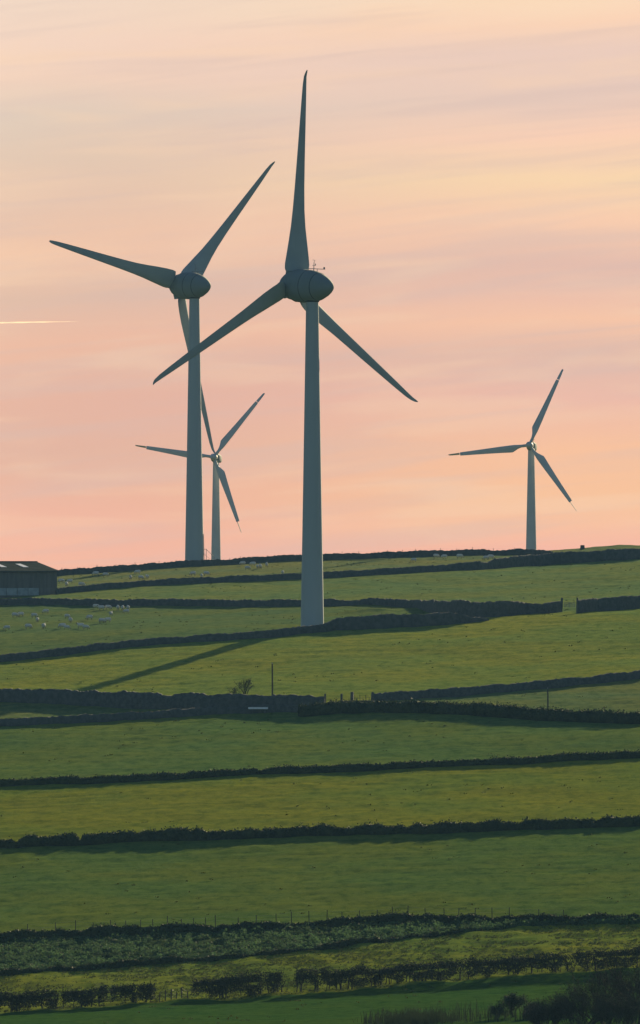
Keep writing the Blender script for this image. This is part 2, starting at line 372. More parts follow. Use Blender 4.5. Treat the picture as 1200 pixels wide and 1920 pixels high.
ground = np_mesh('ground', np.stack([GX, GY, GZ], axis=-1).reshape(-1, 3), Q, M['grass'])
ca = ground.data.attributes.new('sward', 'FLOAT_COLOR', 'POINT')
ca.data.foreach_set('color', np.concatenate([T.reshape(-1, 3), np.ones((nx*ny, 1))], axis=1).astype(np.float32).ravel())
ground.data.polygons.foreach_set('use_smooth', np.ones(len(Q), dtype=bool))
tag(ground, kind='structure')

# ------------------------------------------------------------------ dry stone walls
def stone_wall(key, label, width=0.6, hscale=None, jit=0.09):
    pts = BASE[key]; h0 = LINES[key][1]
    s, X, Y = resample(pts, 0.34)
    n = len(s); Z = gz(X, Y)
    h0 = np.interp(X, [p.x for p in pts], [q_[2] if len(q_) > 2 else h0 for q_ in LINES[key][0]])
    dx = np.gradient(X); dy = np.gradient(Y); L = np.hypot(dx, dy); nxv = -dy/L; nyv = dx/L
    top = h0*(1 + 0.09*vnoise(s/4.0, s*0+1.5, 31) + 0.06*vnoise(s/1.3, s*0+2.5, 32) - 0.30*np.clip(vnoise(s/6.0, s*0+8, 33)-0.62, 0, 1)/0.38) + jit*RNG.uniform(-1, 1, n)
    if hscale: top = top*np.array([hscale(x_/((y_)/F)+600) for x_, y_ in zip(X, Y)])
    prof_ = [(-0.55, -0.4), (-0.50, 0.0), (-0.44, 0.45), (-0.36, 0.85), (-0.30, 1.0), (0.30, 1.0), (0.36, 0.85), (0.44, 0.45), (0.50, 0.0), (0.55, -0.4)]
    V = []
    for j, (o, k) in enumerate(prof_):
        ro = o*width + RNG.uniform(-0.035, 0.035, n)
        zz = Z + np.where(k < 0, -0.45, k*top) + (RNG.uniform(-0.04, 0.04, n) if k > 0.9 else 0)
        V.append(np.stack([X+nxv*ro, Y+nyv*ro, zz], axis=1))
    V = np.stack(V, axis=1); m = len(prof_)
    I = np.arange(n*m).reshape(n, m)
    Qw = np.stack([I[:-1, :-1], I[1:, :-1], I[1:, 1:], I[:-1, 1:]], axis=-1).reshape(-1, 4)
    ends = []
    for e in (0, n-1):
        for j in range(m//2-1): ends.append((I[e, j], I[e, j+1], I[e, m-2-j], I[e, m-1-j]))
    o = np_mesh('stone_wall', V.reshape(-1, 3), np.concatenate([Qw, np.array(ends)]), M['stone'])
    tag(o, label, 'wall', 'dry stone walls between the fields')
    return o
stone_wall('B0', 'dark dry stone wall running along the skyline behind the sheep')
stone_wall('B1', 'dry stone wall climbing right from the barn corner to just below the right skyline')
stone_wall('B2a', 'dry stone wall passing behind the foot of the big front turbine')
stone_wall('B2b', 'short dry stone wall right of the gateway, at the right edge below the far turbine')
stone_wall('B3', 'dry stone wall sloping down left from the foot of the big front turbine')
stone_wall('B4a', 'tall dry stone wall along the top of the sunken lane, left of the gateway', hscale=lambda x: 1.0)
stone_wall('B4b', 'dry stone wall rising to the right edge from the gateway by the sunken lane')
stone_wall('B6', 'low stone wall below the left half of the sunken lane', width=0.7)

# ------------------------------------------------------------------ hedges
def hedge(name, pts, label, h0, width=1.1, dens=230, size=(0.13, 0.30), notches=(), core=True, lo=0.0, stems=0, mat_='hedge', rag=0.16, seed=1, group='hedges across the lower fields', ext=None):
    rng = np.random.default_rng(seed)
    root = empty(name, tuple(pts[0])); base = Vector(pts[0])
    s, X, Y = resample(pts, 0.25); n = len(s); dx = np.gradient(X); dy = np.gradient(Y); L = np.hypot(dx, dy)
    def hh(sv, xv, yv):
        px = xv*F/yv+600
        v = h0*(1 + rag*vnoise(sv/2.6, sv*0+seed, 41) + rag*0.7*vnoise(sv/0.9, sv*0+seed, 42) + rag*0.5*vnoise(sv/9.0, sv*0+seed, 44))
        for c, wd, dp in notches: v = v*(1-dp*np.exp(-((px-c)/wd)**2))
        return v
    length = s[-1]; N = int(length*dens)
    si = rng.uniform(0, length, N)
    if lo > 0:                                  # clumpier, with ragged thin ends
        cl = vnoise(si/1.0, si*0+seed, 91); si = si[(cl > -0.55) | (rng.uniform(size=N) < .45)]; N = len(si)
        e_ = np.minimum(si, length-si); kp = rng.uniform(size=N) < np.clip(.25+e_/.7, 0, 1); si = si[kp]; N = len(si)
    xi = np.interp(si, s, X); yi = np.interp(si, s, Y)
    nxi = -np.interp(si, s, dy/L); nyi = np.interp(si, s, dx/L)
    ang = rng.uniform(0, math.pi, N); rr = np.sqrt(rng.uniform(0.35, 1.0, N))*(1+0.12*rng.normal(size=N))
    off = np.cos(ang)*rr*width*0.5; hz = hh(si, xi, yi)
    zz = (lo + (1-lo)*np.abs(np.sin(ang))**0.7*rr)*hz
    zz = np.where(rng.uniform(size=N) < 0.5, zz, (lo+(1-lo)*rng.uniform(0, 0.95, N))*hz)
    if lo > 0: zz = zz + 0.22*h0*vnoise(si/0.9, si*0+5, 43)*(zz < 0.62*h0)
    Pp = np.stack([xi+nxi*off, yi+nyi*off, gz(xi, yi)+zz], axis=1) - np.array(base)
    V, Qh = leaves(Pp, rng.uniform(size[0], size[1], N), rng)
    np_mesh('foliage', V, Qh, M[mat_], root)
    if core:
        hz = hh(s, X, Y)*(0.86 if lo == 0 else 0.70); cw = width*(0.36 if lo == 0 else 0.28); nX = -dy/L; nY = dx/L; Zg = gz(X, Y)
        lw = lo + (0.0 if lo == 0 else 1.0)*0.16*(1+vnoise(s/1.1, s*0, 77))
        lays = [(-cw, lw), (-cw*1.05, np.maximum(lw+.02, 0.55)), (-cw*0.6, 1.0), (cw*0.6, 1.0), (cw*1.05, np.maximum(lw+.02, 0.55)), (cw, lw)]
        V = np.stack([np.stack([X+nX*(o+rng.uniform(-.06, .06, n)), Y+nY*o, Zg-0.15*(lo == 0)*(np.asarray(k).max() < .01)+k*hz*(1+rng.uniform(-.05, .05, n))], axis=1) for o, k in lays], axis=1) - np.array(base)
        m = len(lays); I = np.arange(n*m).reshape(n, m); I = np.concatenate([I, I[:, :1]], axis=1)
        np_mesh('twig_core', V.reshape(-1, 3), np.stack([I[:-1, :-1], I[1:, :-1], I[1:, 1:], I[:-1, 1:]], axis=-1).reshape(-1, 4), M[mat_], root)
    if stems:
        k = int(length*stems)
        for i in range(min(k, 100)):
            mb = MB()
            sv = rng.uniform(0.1, length-0.1); x0 = np.interp(sv, s, X); y0 = np.interp(sv, s, Y)+rng.uniform(-.25, .25); z0 = float(gz(x0, y0))
            p = Vector((x0, y0, z0-0.1))-base; r0 = rng.uniform(0.04, 0.10)
            q = p+Vector((rng.uniform(-.12, .12), rng.uniform(-.1, .1), h0*0.35)); mb.tube([p, q], [r0, r0*0.75], 5)
            for _ in range(rng.integers(2, 5)):
                e = q+Vector((rng.uniform(-.55, .55), rng.uniform(-.4, .4), h0*rng.uniform(0.3, 0.6)))
                mb.tube([q, (q+e)/2+Vector((rng.uniform(-.1, .1), 0, 0)), e], [r0*0.6, r0*0.45, r0*0.2], 4)
            mb.build('stem', M['bark'], root)
    tag(root, label, 'hedge', group)
    return root
hedge('hedge', BASE['B5'], 'dark overgrown hedge below the right half of the sunken lane', 1.8, width=1.5, dens=330, seed=6, rag=.10)
hedge('hedge', BASE['H7'], 'low dark hedge across the view along the top of the yellow-green field', 1.0, dens=210, seed=1, notches=((488, 6, .35), (855, 7, .2), (1090, 8, .2)))
hedge('hedge', BASE['H8'], 'thick ragged dark hedge across the view along the bottom of the yellow-green field', 1.35, width=1.5, dens=300, seed=2,
      notches=((30, 7, .4), (150, 5, .6), (360, 6, .25), (490, 6, .3), (638, 14, .25), (764, 8, .35), (1118, 8, .3), (975, 8, .2)))
hedge('hedge', BASE['H9'], 'low scrubby hedge with fence posts behind it above the rough scrub strip', 0.95, width=1.3, dens=260, seed=3, rag=0.30, notches=((400, 12, .3), (560, 30, .25), (930, 30, .2)))
def seg10(x0, x1):
    xs_ = np.array([-15, 100, 290, 400, 530, 600, 700, 800, 900, 1000, 1215.]); yt = np.array([1900, 1892, 1879, 1871, 1862, 1858, 1850, 1842, 1836, 1827, 1813.])
    k = np.linspace(x0, x1, max(2, int((x1-x0)/60)+2)); return [P(a, np.interp(a, xs_, yt)) for a in k]
for i, (a, b, lab) in enumerate(((-15, 108, 'clipped hawthorn hedge with bare stems at the bottom left corner'),
        (116, 203, 'hawthorn hedge block second from the left in the lowest hedge row'),
        (206, 292, 'hawthorn hedge block just left of the gap with bare fence posts'),
        (361, 530, 'hawthorn hedge block just right of the gap with bare fence posts'),
        (550, 1215, 'long leggy hawthorn hedge with daylight between its stems, running to the right edge'))):
    hedge('hawthorn_hedge', seg10(a, b), lab, 2.2 if i < 3 else 2.3, width=1.4, dens=1050 if i < 4 else 900, size=(0.07, 0.20), core=False,
          lo=0.10 if i < 4 else 0.18, stems=1.4, mat_='twig', rag=0.13, seed=10+i, group='clipped hawthorn hedge row')

# ------------------------------------------------------------------ scrub strip (uncountable)
def scrub():
    rng = np.random.default_rng(5); N = 3600
    x = rng.uniform(-40, 42, N); a = lineY(BASE['H9'], x)-0.8; b = lineY(SCRUB_BOT, x); ok = a > b+0.6
    ok &= vnoise(x/2.6, (b+0*x)/3+x/4, 61)+0.6*rng.normal(size=N) > -0.35
    y = b + rng.uniform(0, 1, N)*(a-b); x = x[ok]; y = y[ok]; n = len(x)
    hgt = 0.22+0.75*rng.uniform(size=n)**2.5 + 0.16*vnoise(x/5, y/4, 9); k = 26
    X = np.repeat(x, k); Y = np.repeat(y, k); H = np.repeat(hgt, k); m = n*k
    th = rng.uniform(0, 2*math.pi, m); rr = rng.uniform(0, 1, m)**0.6*0.50
    Pp = np.stack([X+np.cos(th)*rr, Y+np.sin(th)*rr, gz(X, Y)-0.05+H*(0.15+0.95*rng.uniform(size=m))*(1-rr*0.9)], axis=1)
    V, Qs = leaves(Pp, rng.uniform(0.09, 0.28, m)*np.repeat(rng.uniform(.6, 1.3, n), k), rng, up=0.6)
    o = np_mesh('scrub', V, Qs, M['bracken'])
    tag(o, 'rough green bracken and bramble scrub filling the strip below the post fence', 'scrub', kind='stuff')
scrub()
def tufts():
    """rushy tussocks dotted over the pastures, thick in the rough field"""
    rng = np.random.default_rng(15)
    x1 = rng.uniform(-62, 66, 2600); y1 = rng.uniform(900, 1690, 2600)
    keep = (np.abs(x1) < y1*0.040) & (vnoise(x1/9, y1/16, 51)+0.5*vnoise(x1/3, y1/5, 52) > 0.12); x1 = x1[keep]; y1 = y1[keep]
    x2 = rng.uniform(-40, 42, 5200); b = lineY(SCRUB_BOT, x2); y2 = b-rng.uniform(0, 1, 5200)*(b-lineY([P(a, c) for a, c in ((-15,1901),(300,1880),(600,1861),(900,1838),(1215,1814))], x2))
    x = np.concatenate([x1, x2]); y = np.concatenate([y1, y2]); n = len(x); k = 7
    X = np.repeat(x, k)+rng.normal(0, .16, n*k); Y = np.repeat(y, k)+rng.normal(0, .12, n*k)
    H = np.repeat(rng.uniform(.07, .24, n), k)
    V, Qs = leaves(np.stack([X, Y, gz(X, Y)+H*rng.uniform(.2, .9, n*k)], axis=1), rng.uniform(.08, .22, n*k), rng, up=.8)
    o = np_mesh('tussocks', V, Qs, M['tussock']); tag(o, 'small rushy tussocks dotted over the pastures', 'grass', kind='stuff')
tufts()
# low dark foliage standing in for the shadow that closes the scrub strip
hedge('shadow_edge_foliage', [p+Vector((0, 0.6, 0)) for p in SCRUB_BOT[:8]], 'low dark foliage standing in for the shadow along the bottom edge of the scrub strip', 0.50, width=1.2, dens=200, seed=21, rag=0.5, group='dark foliage in place of shadow')

# ------------------------------------------------------------------ fences
def fence(name, posts, label, h=1.15, r=0.055, wires=3, group='post and wire fences', pmat='wood'):
    root = empty(name, tuple(posts[0][0])); b = posts[0][0]
    tops = []
    for p, hk in posts:
        q = p-b; mb = MB(); lean = Vector((random.uniform(-.05, .05), random.uniform(-.05, .05), h*hk))
        mb.tube([q+Vector((0, 0, -0.3)), q+lean*0.6, q+lean], [r*1.1, r, r*0.9], 6); mb.build('post', M[pmat], root)
        tops.append((q, lean))
    if wires:
        for k in range(wires):
            f = 0.35+0.6*k/max(1, wires-1); pl = []
            for (q0, l0), (q1, l1) in zip(tops, tops[1:]):
                a = q0+l0*f; c = q1+l1*f; pl += [a, (a+c)/2+Vector((0, 0, -0.03))]
            pl.append(tops[-1][0]+tops[-1][1]*f); mb = MB(); mb.tube(pl, [0.006]*len(pl), 3)
            mb.build('wire', M['steel'], root)
    tag(root, label, 'fence', group); return root
def behind(key, x, back=1.0):
    p0 = P(x, 1100)
    pts = BASE[key]; best = None
    # point on the line key seen at photo column x
    s, X, Y = resample(pts, 0.3); px = X*F/Y+600; i = int(np.argmin(abs(px-x)))
    Xv, Yv = X[i], Y[i]+back
    return Vector((Xv, Yv, float(gz(Xv, Yv))))
fence('post_fence', [(behind('B0', x, 1.0), random.uniform(.88, 1.1)) for x in (115, 146, 181, 217, 252, 299, 330)], 'skyline post and wire fence between the barn and the second turbine', h=1.6)
fence('post_fence', [(behind('B0', x, 1.0), random.uniform(.88, 1.06)) for x in (430, 450, 470, 502, 527, 547, 568)], 'skyline post and wire fence between the two smaller-looking turbine towers and the big one', h=1.45)
fence('post_fence', [(behind('B0', x, 1.0), random.uniform(.88, 1.1)) for x in (640, 673, 700, 728, 756, 780, 825, 855, 887, 925, 965)], 'skyline post and wire fence right of the big front turbine', h=1.5)
fence('post_fence', [(behind('H9', x, 1.3), random.uniform(.9, 1.25)) for x in (50, 102, 140, 172, 205, 237, 263, 288, 315, 341, 365, 386, 406, 445, 480, 516, 548, 580, 612, 642, 675, 707, 737, 767, 800, 832, 862, 892, 925, 955, 1010, 1060)],
      'long post and wire fence standing behind the scrubby hedge above the scrub strip', h=1.5)
fence('post_fence', [(P(x, np.interp(x, [290, 362], [1879, 1873])), k) for x, k in ((299, .9), (310, 1.1), (321, 1.15), (331, .8), (341, 1.2), (352, .8))],
      'short fence with bare upright posts filling the gap in the lowest hedge row', h=1.15, r=0.07)
# skyline wall end marker: squat stone pillar
def gatepost(name, p, h, wd, label, m='stone', group=None):
    mb = MB(); mb.box((0, 0, h*0.5-0.15), (wd, wd, h+0.3), taper=0.88); mb.box((0, 0, h+0.03), (wd*1.02, wd*1.02, 0.1), taper=0.6)
    o = mb.build(name, M[m]); o.location = p; o.rotation_euler = (random.uniform(-.03, .03), random.uniform(-.03, .03), random.uniform(-.3, .3)); tag(o, label, 'post', group); return o
gatepost('stone_pillar', P(1092, 1030), 0.75, 0.95, 'squat stone pillar on the right skyline beyond the far turbine')
gatepost('gate_post', P(1053, 1141), 1.75, 0.32, 'left stone gate post of the gateway below the far right turbine', group='gate posts')
gatepost('gate_post', P(1083, 1141), 1.75, 0.32, 'right stone gate post of the gateway below the far right turbine', group='gate posts')
gatepost('gate_post', P(610, 1324), 1.75, 0.28, 'stone gate post at the end of the tall lane wall, left of the gateway gap', group='gate posts')
gatepost('gate_post', P(640, 1324), 1.75, 0.36, 'stone gate post on the right side of the gateway gap in the lane wall', group='gate posts')
gatepost('gate_post', P(660, 1324), 2.0, 0.46, 'thick stone post a little right of the lane gateway', group='gate posts')
gatepost('gate_post', P(698, 1324), 2.0, 0.34, 'stone post at the left end of the wall rising from the lane gateway', group='gate posts')
fence('stake_fence', [(P(x, 1324), k) for x, k in ((665, 1.0), (670, .8), (675, 1.05), (680, .8), (686, 1.1), (692, .85))], 'short row of thin stakes between the stone posts by the lane gateway', h=1.55, r=0.04, wires=2)
def low_rubble():
    mb = MB(); a = P(640, 1326); b_ = P(700, 1326); k = 46
    for i in range(k):
        q = a.lerp(b_, i/k); z = float(gz(q.x, q.y))
        for lay in range(4):
            s_ = random.uniform(.22, .38); mb.box((q.x-a.x+random.uniform(-.1, .1), q.y-a.y+random.uniform(-.15, .15), z-a.z+0.12+lay*0.24), (s_, .4, .27), rz=random.uniform(-.4, .4), taper=.85)
    o = mb.build('low_stone_wall', M['stone']); o.location = a; tag(o, 'tumbledown low stretch of stone wall right of the lane gateway', 'wall')
low_rubble()
def gate(p0, p1, label, h=1.15):
    root = empty('field_gate', tuple(p0)); d = p1-p0; mb = MB()
    for k in range(5):
        z = 0.25+k*(h-0.3)/4; mb.tube([Vector((0, 0, z)), d+Vector((0, 0, z))], [0.035]*2, 6)
    mb.build('bar', M['steel'], root); mb = MB()
    for f in (0.02, 0.5, 0.98): mb.tube([d*f+Vector((0, 0, 0.15)), d*f+Vector((0, 0, h))], [0.04]*2, 6)
    mb.tube([Vector((0, 0, .25)), d*0.5+Vector((0, 0, h-.05))], [0.03]*2, 6)
    mb.build('frame', M['steel'], root); tag(root, label, 'gate', 'metal field gates')
g0 = P(1055, 1141); g1 = P(1081, 1141); gate(g0+Vector((.25, .1, 0)), g1+Vector((-.25, .1, 0)), 'barred metal gate in the gateway below the far right turbine', 1.0)
g0 = P(612, 1325); g1 = P(638, 1325); gate(g0+Vector((.25, .1, 0)), g1+Vector((-.25, .1, 0)), 'barred metal gate closing the gateway of the sunken lane', .75)

# ------------------------------------------------------------------ wind turbines
def blade_mesh(kind, Rr, sign):
    """local: +Z out along the blade, +X towards the trailing edge * sign, +Y along the rotor axis (upwind)"""
    if kind == 'wide':   # broad flared root, slim outer half, small bent tip
        T_ = [(.060, 2.0, .60, .50, 34), (.068, 3.3, .42, .36, 34), (.078, 4.05, .34, .33, 33), (.10, 4.15, .30, .33, 31), (.14, 3.85, .26, .32, 27), (.20, 3.35, .23, .31, 22), (.27, 2.75, .20, .30, 17), (.35, 2.30, .18, .30, 13),
              (.45, 1.98, .17, .30, 9), (.58, 1.68, .16, .30, 6), (.72, 1.38, .15, .30, 4), (.85, 1.08, .14, .30, 2), (.93, .84, .13, .30, 1), (.97, .62, .12, .30, 1), (.99, .42, .12, .30, 1), (1.0, .16, .15, .30, 1)]
    else:
        T_ = [(.035, .62, 1.0, .5, 12), (.10, .60, .95, .5, 12), (.14, .82, .6, .42, 12), (.185, 1.28, .30, .33, 11), (.21, 1.50, .25, .28, 10), (.24, 1.50, .22, .28, 10), (.35, 1.34, .20, .30, 8), (.5, 1.12, .18, .30, 5), (.65, .93, .17, .30, 3),
              (.8, .76, .16, .30, 1), (.85, .70, .15, .30, 0), (.856, .64, .13, .30, 0)]
    if kind == 'tip': T_ = [(.864, .62, .14, .30, 0), (.87, .66, .15, .30, 0), (.94, .54, .15, .30, 0), (.985, .44, .14, .30, 0), (1.0, .24, .12, .30, 0)]
    n = 20; vs = []; fs = []
    for i, (r, c, th, le, tw) in enumerate(T_):
        a = R(tw)
        for k in range(n):
            q = 2*math.pi*k/n; u = 0.5-0.5*math.cos(q)            # 0 at leading edge
            x = (u-le)*c; y = math.sin(q)*th*c*0.5*(1.0 if th > .5 else (1.25*(1-u)+0.35)*0.9)
            X = x*math.cos(a)-y*math.sin(a); Y = x*math.sin(a)*-1 - y*math.cos(a)
            bend = 0.0
            if kind == 'wide' and r > .95: bend = -((r-.95)/.05)**2*0.55
            vs.append((sign*X, Y+bend, r*Rr))
    for i in range(len(T_)-1):
        for k in range(n):
            fs.append((i*n+k, i*n+(k+1) % n, (i+1)*n+(k+1) % n, (i+1)*n+k))
    fs.append(tuple(range(n))[::-1]); fs.append(tuple(range((len(T_)-1)*n, len(T_)*n)))
    mb = MB(); mb.add(vs, fs); return mb
def lathe_axis(mb, profl, seg=40):
    """revolve (t, r) about +Y; t measured along +Y"""
    pts = []; n = seg; fs = []
    for t_, r_ in profl:
        for k in range(n): pts.append((r_*math.cos(2*math.pi*k/n), t_, r_*math.sin(2*math.pi*k/n)))
    for i in range(len(profl)-1):
        for k in range(n): fs.append((i*n+k, i*n+(k+1) % n, (i+1)*n+(k+1) % n, (i+1)*n+k))
    fs.append(tuple(range(n))); fs.append(tuple(range((len(profl)-1)*n, len(profl)*n))[::-1])
    mb.add(pts, fs)
def edge_smooth(o, ang=40):
    for p in o.data.polygons: p.use_smooth = True
    try: o.data.set_sharp_from_angle(angle=R(ang))
    except Exception: pass
    return o
BLADES = {}
def turbine(name, kind, D, px_tower, py_hub, phi, tilt, psi, Rr, label, group, away=True, d_base=3.85, d_top=2.05, over=4.8, base_up=0.0):
    X0 = (px_tower-600)/F*D; zh = (YH-py_hub)/F*D; zb = float(gz(X0, D))
    root = empty(name, (X0, D, zb)); H = zh-zb
    # tower of tapering welded cans with faint flange seams
    wide = kind == 'wide'; top = H-(2.55 if wide else 0.75)
    mb = MB(); n = 48; pl = []
    for i in range(25):
        f = i/24; d = d_base+(d_top-d_base)*(f**0.92); pl.append((f*top-0.6*(i == 0), d/2))
    pts = []; fs = []
    for z_, r_ in pl:
        for k in range(n): pts.append((r_*math.cos(2*math.pi*k/n), r_*math.sin(2*math.pi*k/n), z_))
    for i in range(len(pl)-1):
        for k in range(n): fs.append((i*n+k, i*n+(k+1) % n, (i+1)*n+(k+1) % n, (i+1)*n+k))
    fs.append(tuple(range((len(pl)-1)*n, len(pl)*n)))
    mb.add(pts, fs); tw = mb.build('tower', M['paint' if wide else 'old_paint'], root); edge_smooth(tw, 60)
    for f in ((0.33, 0.66) if wide else (0.5,)):
        mb = MB(); d = d_base+(d_top-d_base)*(f**0.92)
        mb.tube([(0, 0, f*top-0.05), (0, 0, f*top+0.05)], [d/2+0.02]*2, 40); edge_smooth(mb.build('flange', M['paint' if wide else 'old_paint'], tw))
    mb = MB(); mb.tube([(0, 0, top-0.02), (0, 0, top+0.10), (0, 0, top+0.75)], [d_top/2+0.10, d_top/2+0.16, d_top/2+0.16], 36)
    edge_smooth(mb.build('yaw_collar', M['seam' if wide else 'old_paint'], tw))
    # head frame: +Y = rotor axis (upwind)
    az_ = math.atan2(-math.sin(phi), math.cos(phi) if away else -math.cos(phi))  # x, y of the axis
    ax = Vector((-math.sin(phi), math.cos(phi) if away else -math.cos(phi), 0))
    ax = (ax*math.cos(tilt)+Vector((0, 0, math.sin(tilt)))).normalized()
    rt = Vector((math.cos(phi), math.sin(phi) if away else -math.sin(phi), 0))     # towards the viewer's right
    upv = rt.cross(ax) if away else ax.cross(rt)
    if upv.z < 0: upv = -upv
    hubc = Vector((0, 0, H)) + ax*over
    # right-handed basis with Y=ax, Z=upv
    xx = ax.cross(upv)
    HM = Matrix(((xx.x, ax.x, upv.x), (xx.y, ax.y, upv.y), (xx.z, ax.z, upv.z))).to_4x4(); HM.translation = hubc
    paint = M['paint' if wide else 'old_paint']
    if wide:
        mb = MB(); lathe_axis(mb, [(2.25, 0.02), (2.18, .45), (1.9, 1.0), (1.4, 1.55), (.7, 2.02), (0, 2.3), (-.8, 2.42), (-1.25, 2.44)]); hub = mb.build('rotor_hub', M['dim_paint'], root); edge_smooth(hub, 50)
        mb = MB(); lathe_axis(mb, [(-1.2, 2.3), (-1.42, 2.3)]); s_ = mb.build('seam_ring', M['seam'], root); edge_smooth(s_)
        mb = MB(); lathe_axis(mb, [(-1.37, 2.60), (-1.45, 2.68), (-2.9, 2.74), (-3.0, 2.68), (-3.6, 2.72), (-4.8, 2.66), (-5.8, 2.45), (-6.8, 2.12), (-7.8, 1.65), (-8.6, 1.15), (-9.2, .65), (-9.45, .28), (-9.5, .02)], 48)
        nac = mb.build('nacelle', M['dim_paint'], root); edge_smooth(nac, 50)
        for t0 in (-4.1, -6.3):
            rr_ = np.interp(-t0, [3.6, 4.8, 5.8, 6.8], [2.72, 2.66, 2.45, 2.12])+.012; mb = MB(); lathe_axis(mb, [(t0, rr_), (t0-.09, rr_)]); edge_smooth(mb.build('panel_joint', M['seam'], nac))
        mb = MB()                                     # service hatch, rail and instruments on the roof
        mb.tube([(0, -5.0, 2.5), (0, -5.0, 4.0)], [.07, .05], 8); mb.tube([(-.35, -5.0, 3.45), (.35, -5.0, 3.45)], [.04]*2, 6)
        mb.tube([(.35, -5.0, 3.4), (.35, -5.0, 3.75)], [.05, .08], 6); mb.tube([(0, -5.0, 4.0), (.0, -5.25, 4.3), (0, -4.7, 4.35)], [.04]*3, 6)
        im = mb.build('instrument_mast', M['steel'], nac)
        mb = MB(); mb.tube([(0, -3.9, 2.9), (0, -7.6, 2.9)], [.06, .06], 6); mb.tube([(0, -5.8, 2.2), (0, -5.8, 2.9)], [.05]*2, 6); mb.tube([(0, -7.4, 2.9), (0, -7.4, 3.25)], [.15, .13], 8)
        rl = mb.build('roof_rail', M['steel'], nac)
        heads = [hub, s_, nac]
    else:
        mb = MB(); lathe_axis(mb, [(1.15, .02), (1.05, .3), (.75, .58), (.3, .72), (-.45, .74), (-.6, .6)], 28); hub = mb.build('rotor_hub', paint, root); edge_smooth(hub, 50)
        mb = MB()
        for (t0, wd, hg, zo) in ((-.62, .6, .62, 0), (-.9, .8, .85, 0), (-2.2, .85, .95, 0), (-3.8, .82, .9, 0), (-4.9, .7, .72, .03), (-5.2, .5, .5, .05)):
            pass
        secs = [(-.62, .55, .58), (-.9, .8, .84), (-2.2, .86, .94), (-3.8, .82, .88), (-4.9, .68, .70), (-5.15, .45, .48)]; n = 24; vs = []; fs = []
        for t_, wd, hg in secs:
            for k in range(n):
                q = 2*math.pi*k/n; c_, s2 = math.cos(q), math.sin(q); e = .55
                vs.append((math.copysign(abs(c_)**e, c_)*wd, t_, math.copysign(abs(s2)**e, s2)*hg))
        for i in range(len(secs)-1):
            for k in range(n): fs.append((i*n+k, i*n+(k+1) % n, (i+1)*n+(k+1) % n, (i+1)*n+k))
        fs += [tuple(range(n)), tuple(range((len(secs)-1)*n, len(secs)*n))[::-1]]
        mb.add(vs, fs); nac = mb.build('nacelle', M['dim_paint'], root); edge_smooth(nac, 40)
        mb = MB(); mb.tube([(0, -4.4, .7), (0, -4.4, 1.7)], [.04]*2, 6); mb.tube([(-.3, -4.4, 1.6), (.3, -4.4, 1.6)], [.03]*2, 6); mb.build('instrument_mast', M['steel'], nac)
        heads = [hub, nac]
    for o in heads: o.matrix_local = HM
    sign = 1 if away else -1
    key = (kind, Rr, sign)
    if key not in BLADES:
        b = blade_mesh(kind, Rr, sign if True else 1).build('blade', M['blade' if wide else 'old_paint'], None); edge_smooth(b, 60); BLADES[key] = b.data; first = b
    else: first = None
    for i in range(3):
        a = psi+i*2*math.pi/3
        zax = upv*math.cos(a)+rt*math.sin(a)                 # out along the blade
        xax = rt*math.cos(a)-upv*math.sin(a)                 # clockwise tangent as seen from the camera
        yax = ax
        b = first if (i == 0 and first) else bpy.data.objects.new('blade', BLADES[key])
        if b is not first: COL.objects.link(b)
        Mx = Matrix(((xax.x, yax.x, zax.x), (xax.y, yax.y, zax.y), (xax.z, yax.z, zax.z))).to_4x4(); Mx.translation = hubc
        b.parent = root; b.matrix_local = Mx
        if not wide:                                          # tip brake, turned out of line with its blade
            tp = blade_mesh('tip', Rr, sign); tp.tube([(0, 0, .84*Rr), (0, 0, .88*Rr)], [.05]*2, 8); tpo = tp.build('blade_tip', M['dim_paint' if i == 1 else 'old_paint'], b); edge_smooth(tpo, 60); tpo.rotation_euler = (0, 0, R((14, 84, 56)[i]))  # lower tip gets the dimmer paint to hold down its sunlit face
        if wide:                                              # round collar at the blade root
            mb = MB(); mb.tube([(sign*.25, 0, 1.5), (sign*.25, -.05, 2.38)], [(1.15, 1.45), (1.15, 1.45)], 32); c = mb.build('root_collar', M['dim_paint'], b); edge_smooth(c)
    tag(root, label, 'wind turbine', group)
    return root
# D from the apparent rotor size; hub pixel positions as seen
T1 = turbine('wind_turbine', 'wide', 1400, 585.5, 537, R(45), R(3.2), R(1.7), 35.5, 'largest white wind turbine in front, its top blade pointing straight up', 'broad-bladed wind turbines')
T2 = turbine('wind_turbine', 'wide', 1722, 364.5, 536, R(41), R(2.0), R(43.2), 35.5, 'second large wind turbine, just left of the front one, standing on the skyline', 'broad-bladed wind turbines')
T3 = turbine('wind_turbine', 'slim', 1778, 405, 859, R(12), R(5), R(38.6), 17.0, 'small slim-bladed wind turbine right beside the tower of the left large turbine', 'small slim-bladed wind turbines', away=False, d_base=2.35, d_top=1.25, over=2.2)
T4 = turbine('wind_turbine', 'slim', 1760, 996, 836.5, R(12), R(5), R(23.5), 17.1, 'small slim-bladed wind turbine standing alone on the right', 'small slim-bladed wind turbines', away=False, d_base=2.45, d_top=1.3, over=2.0)
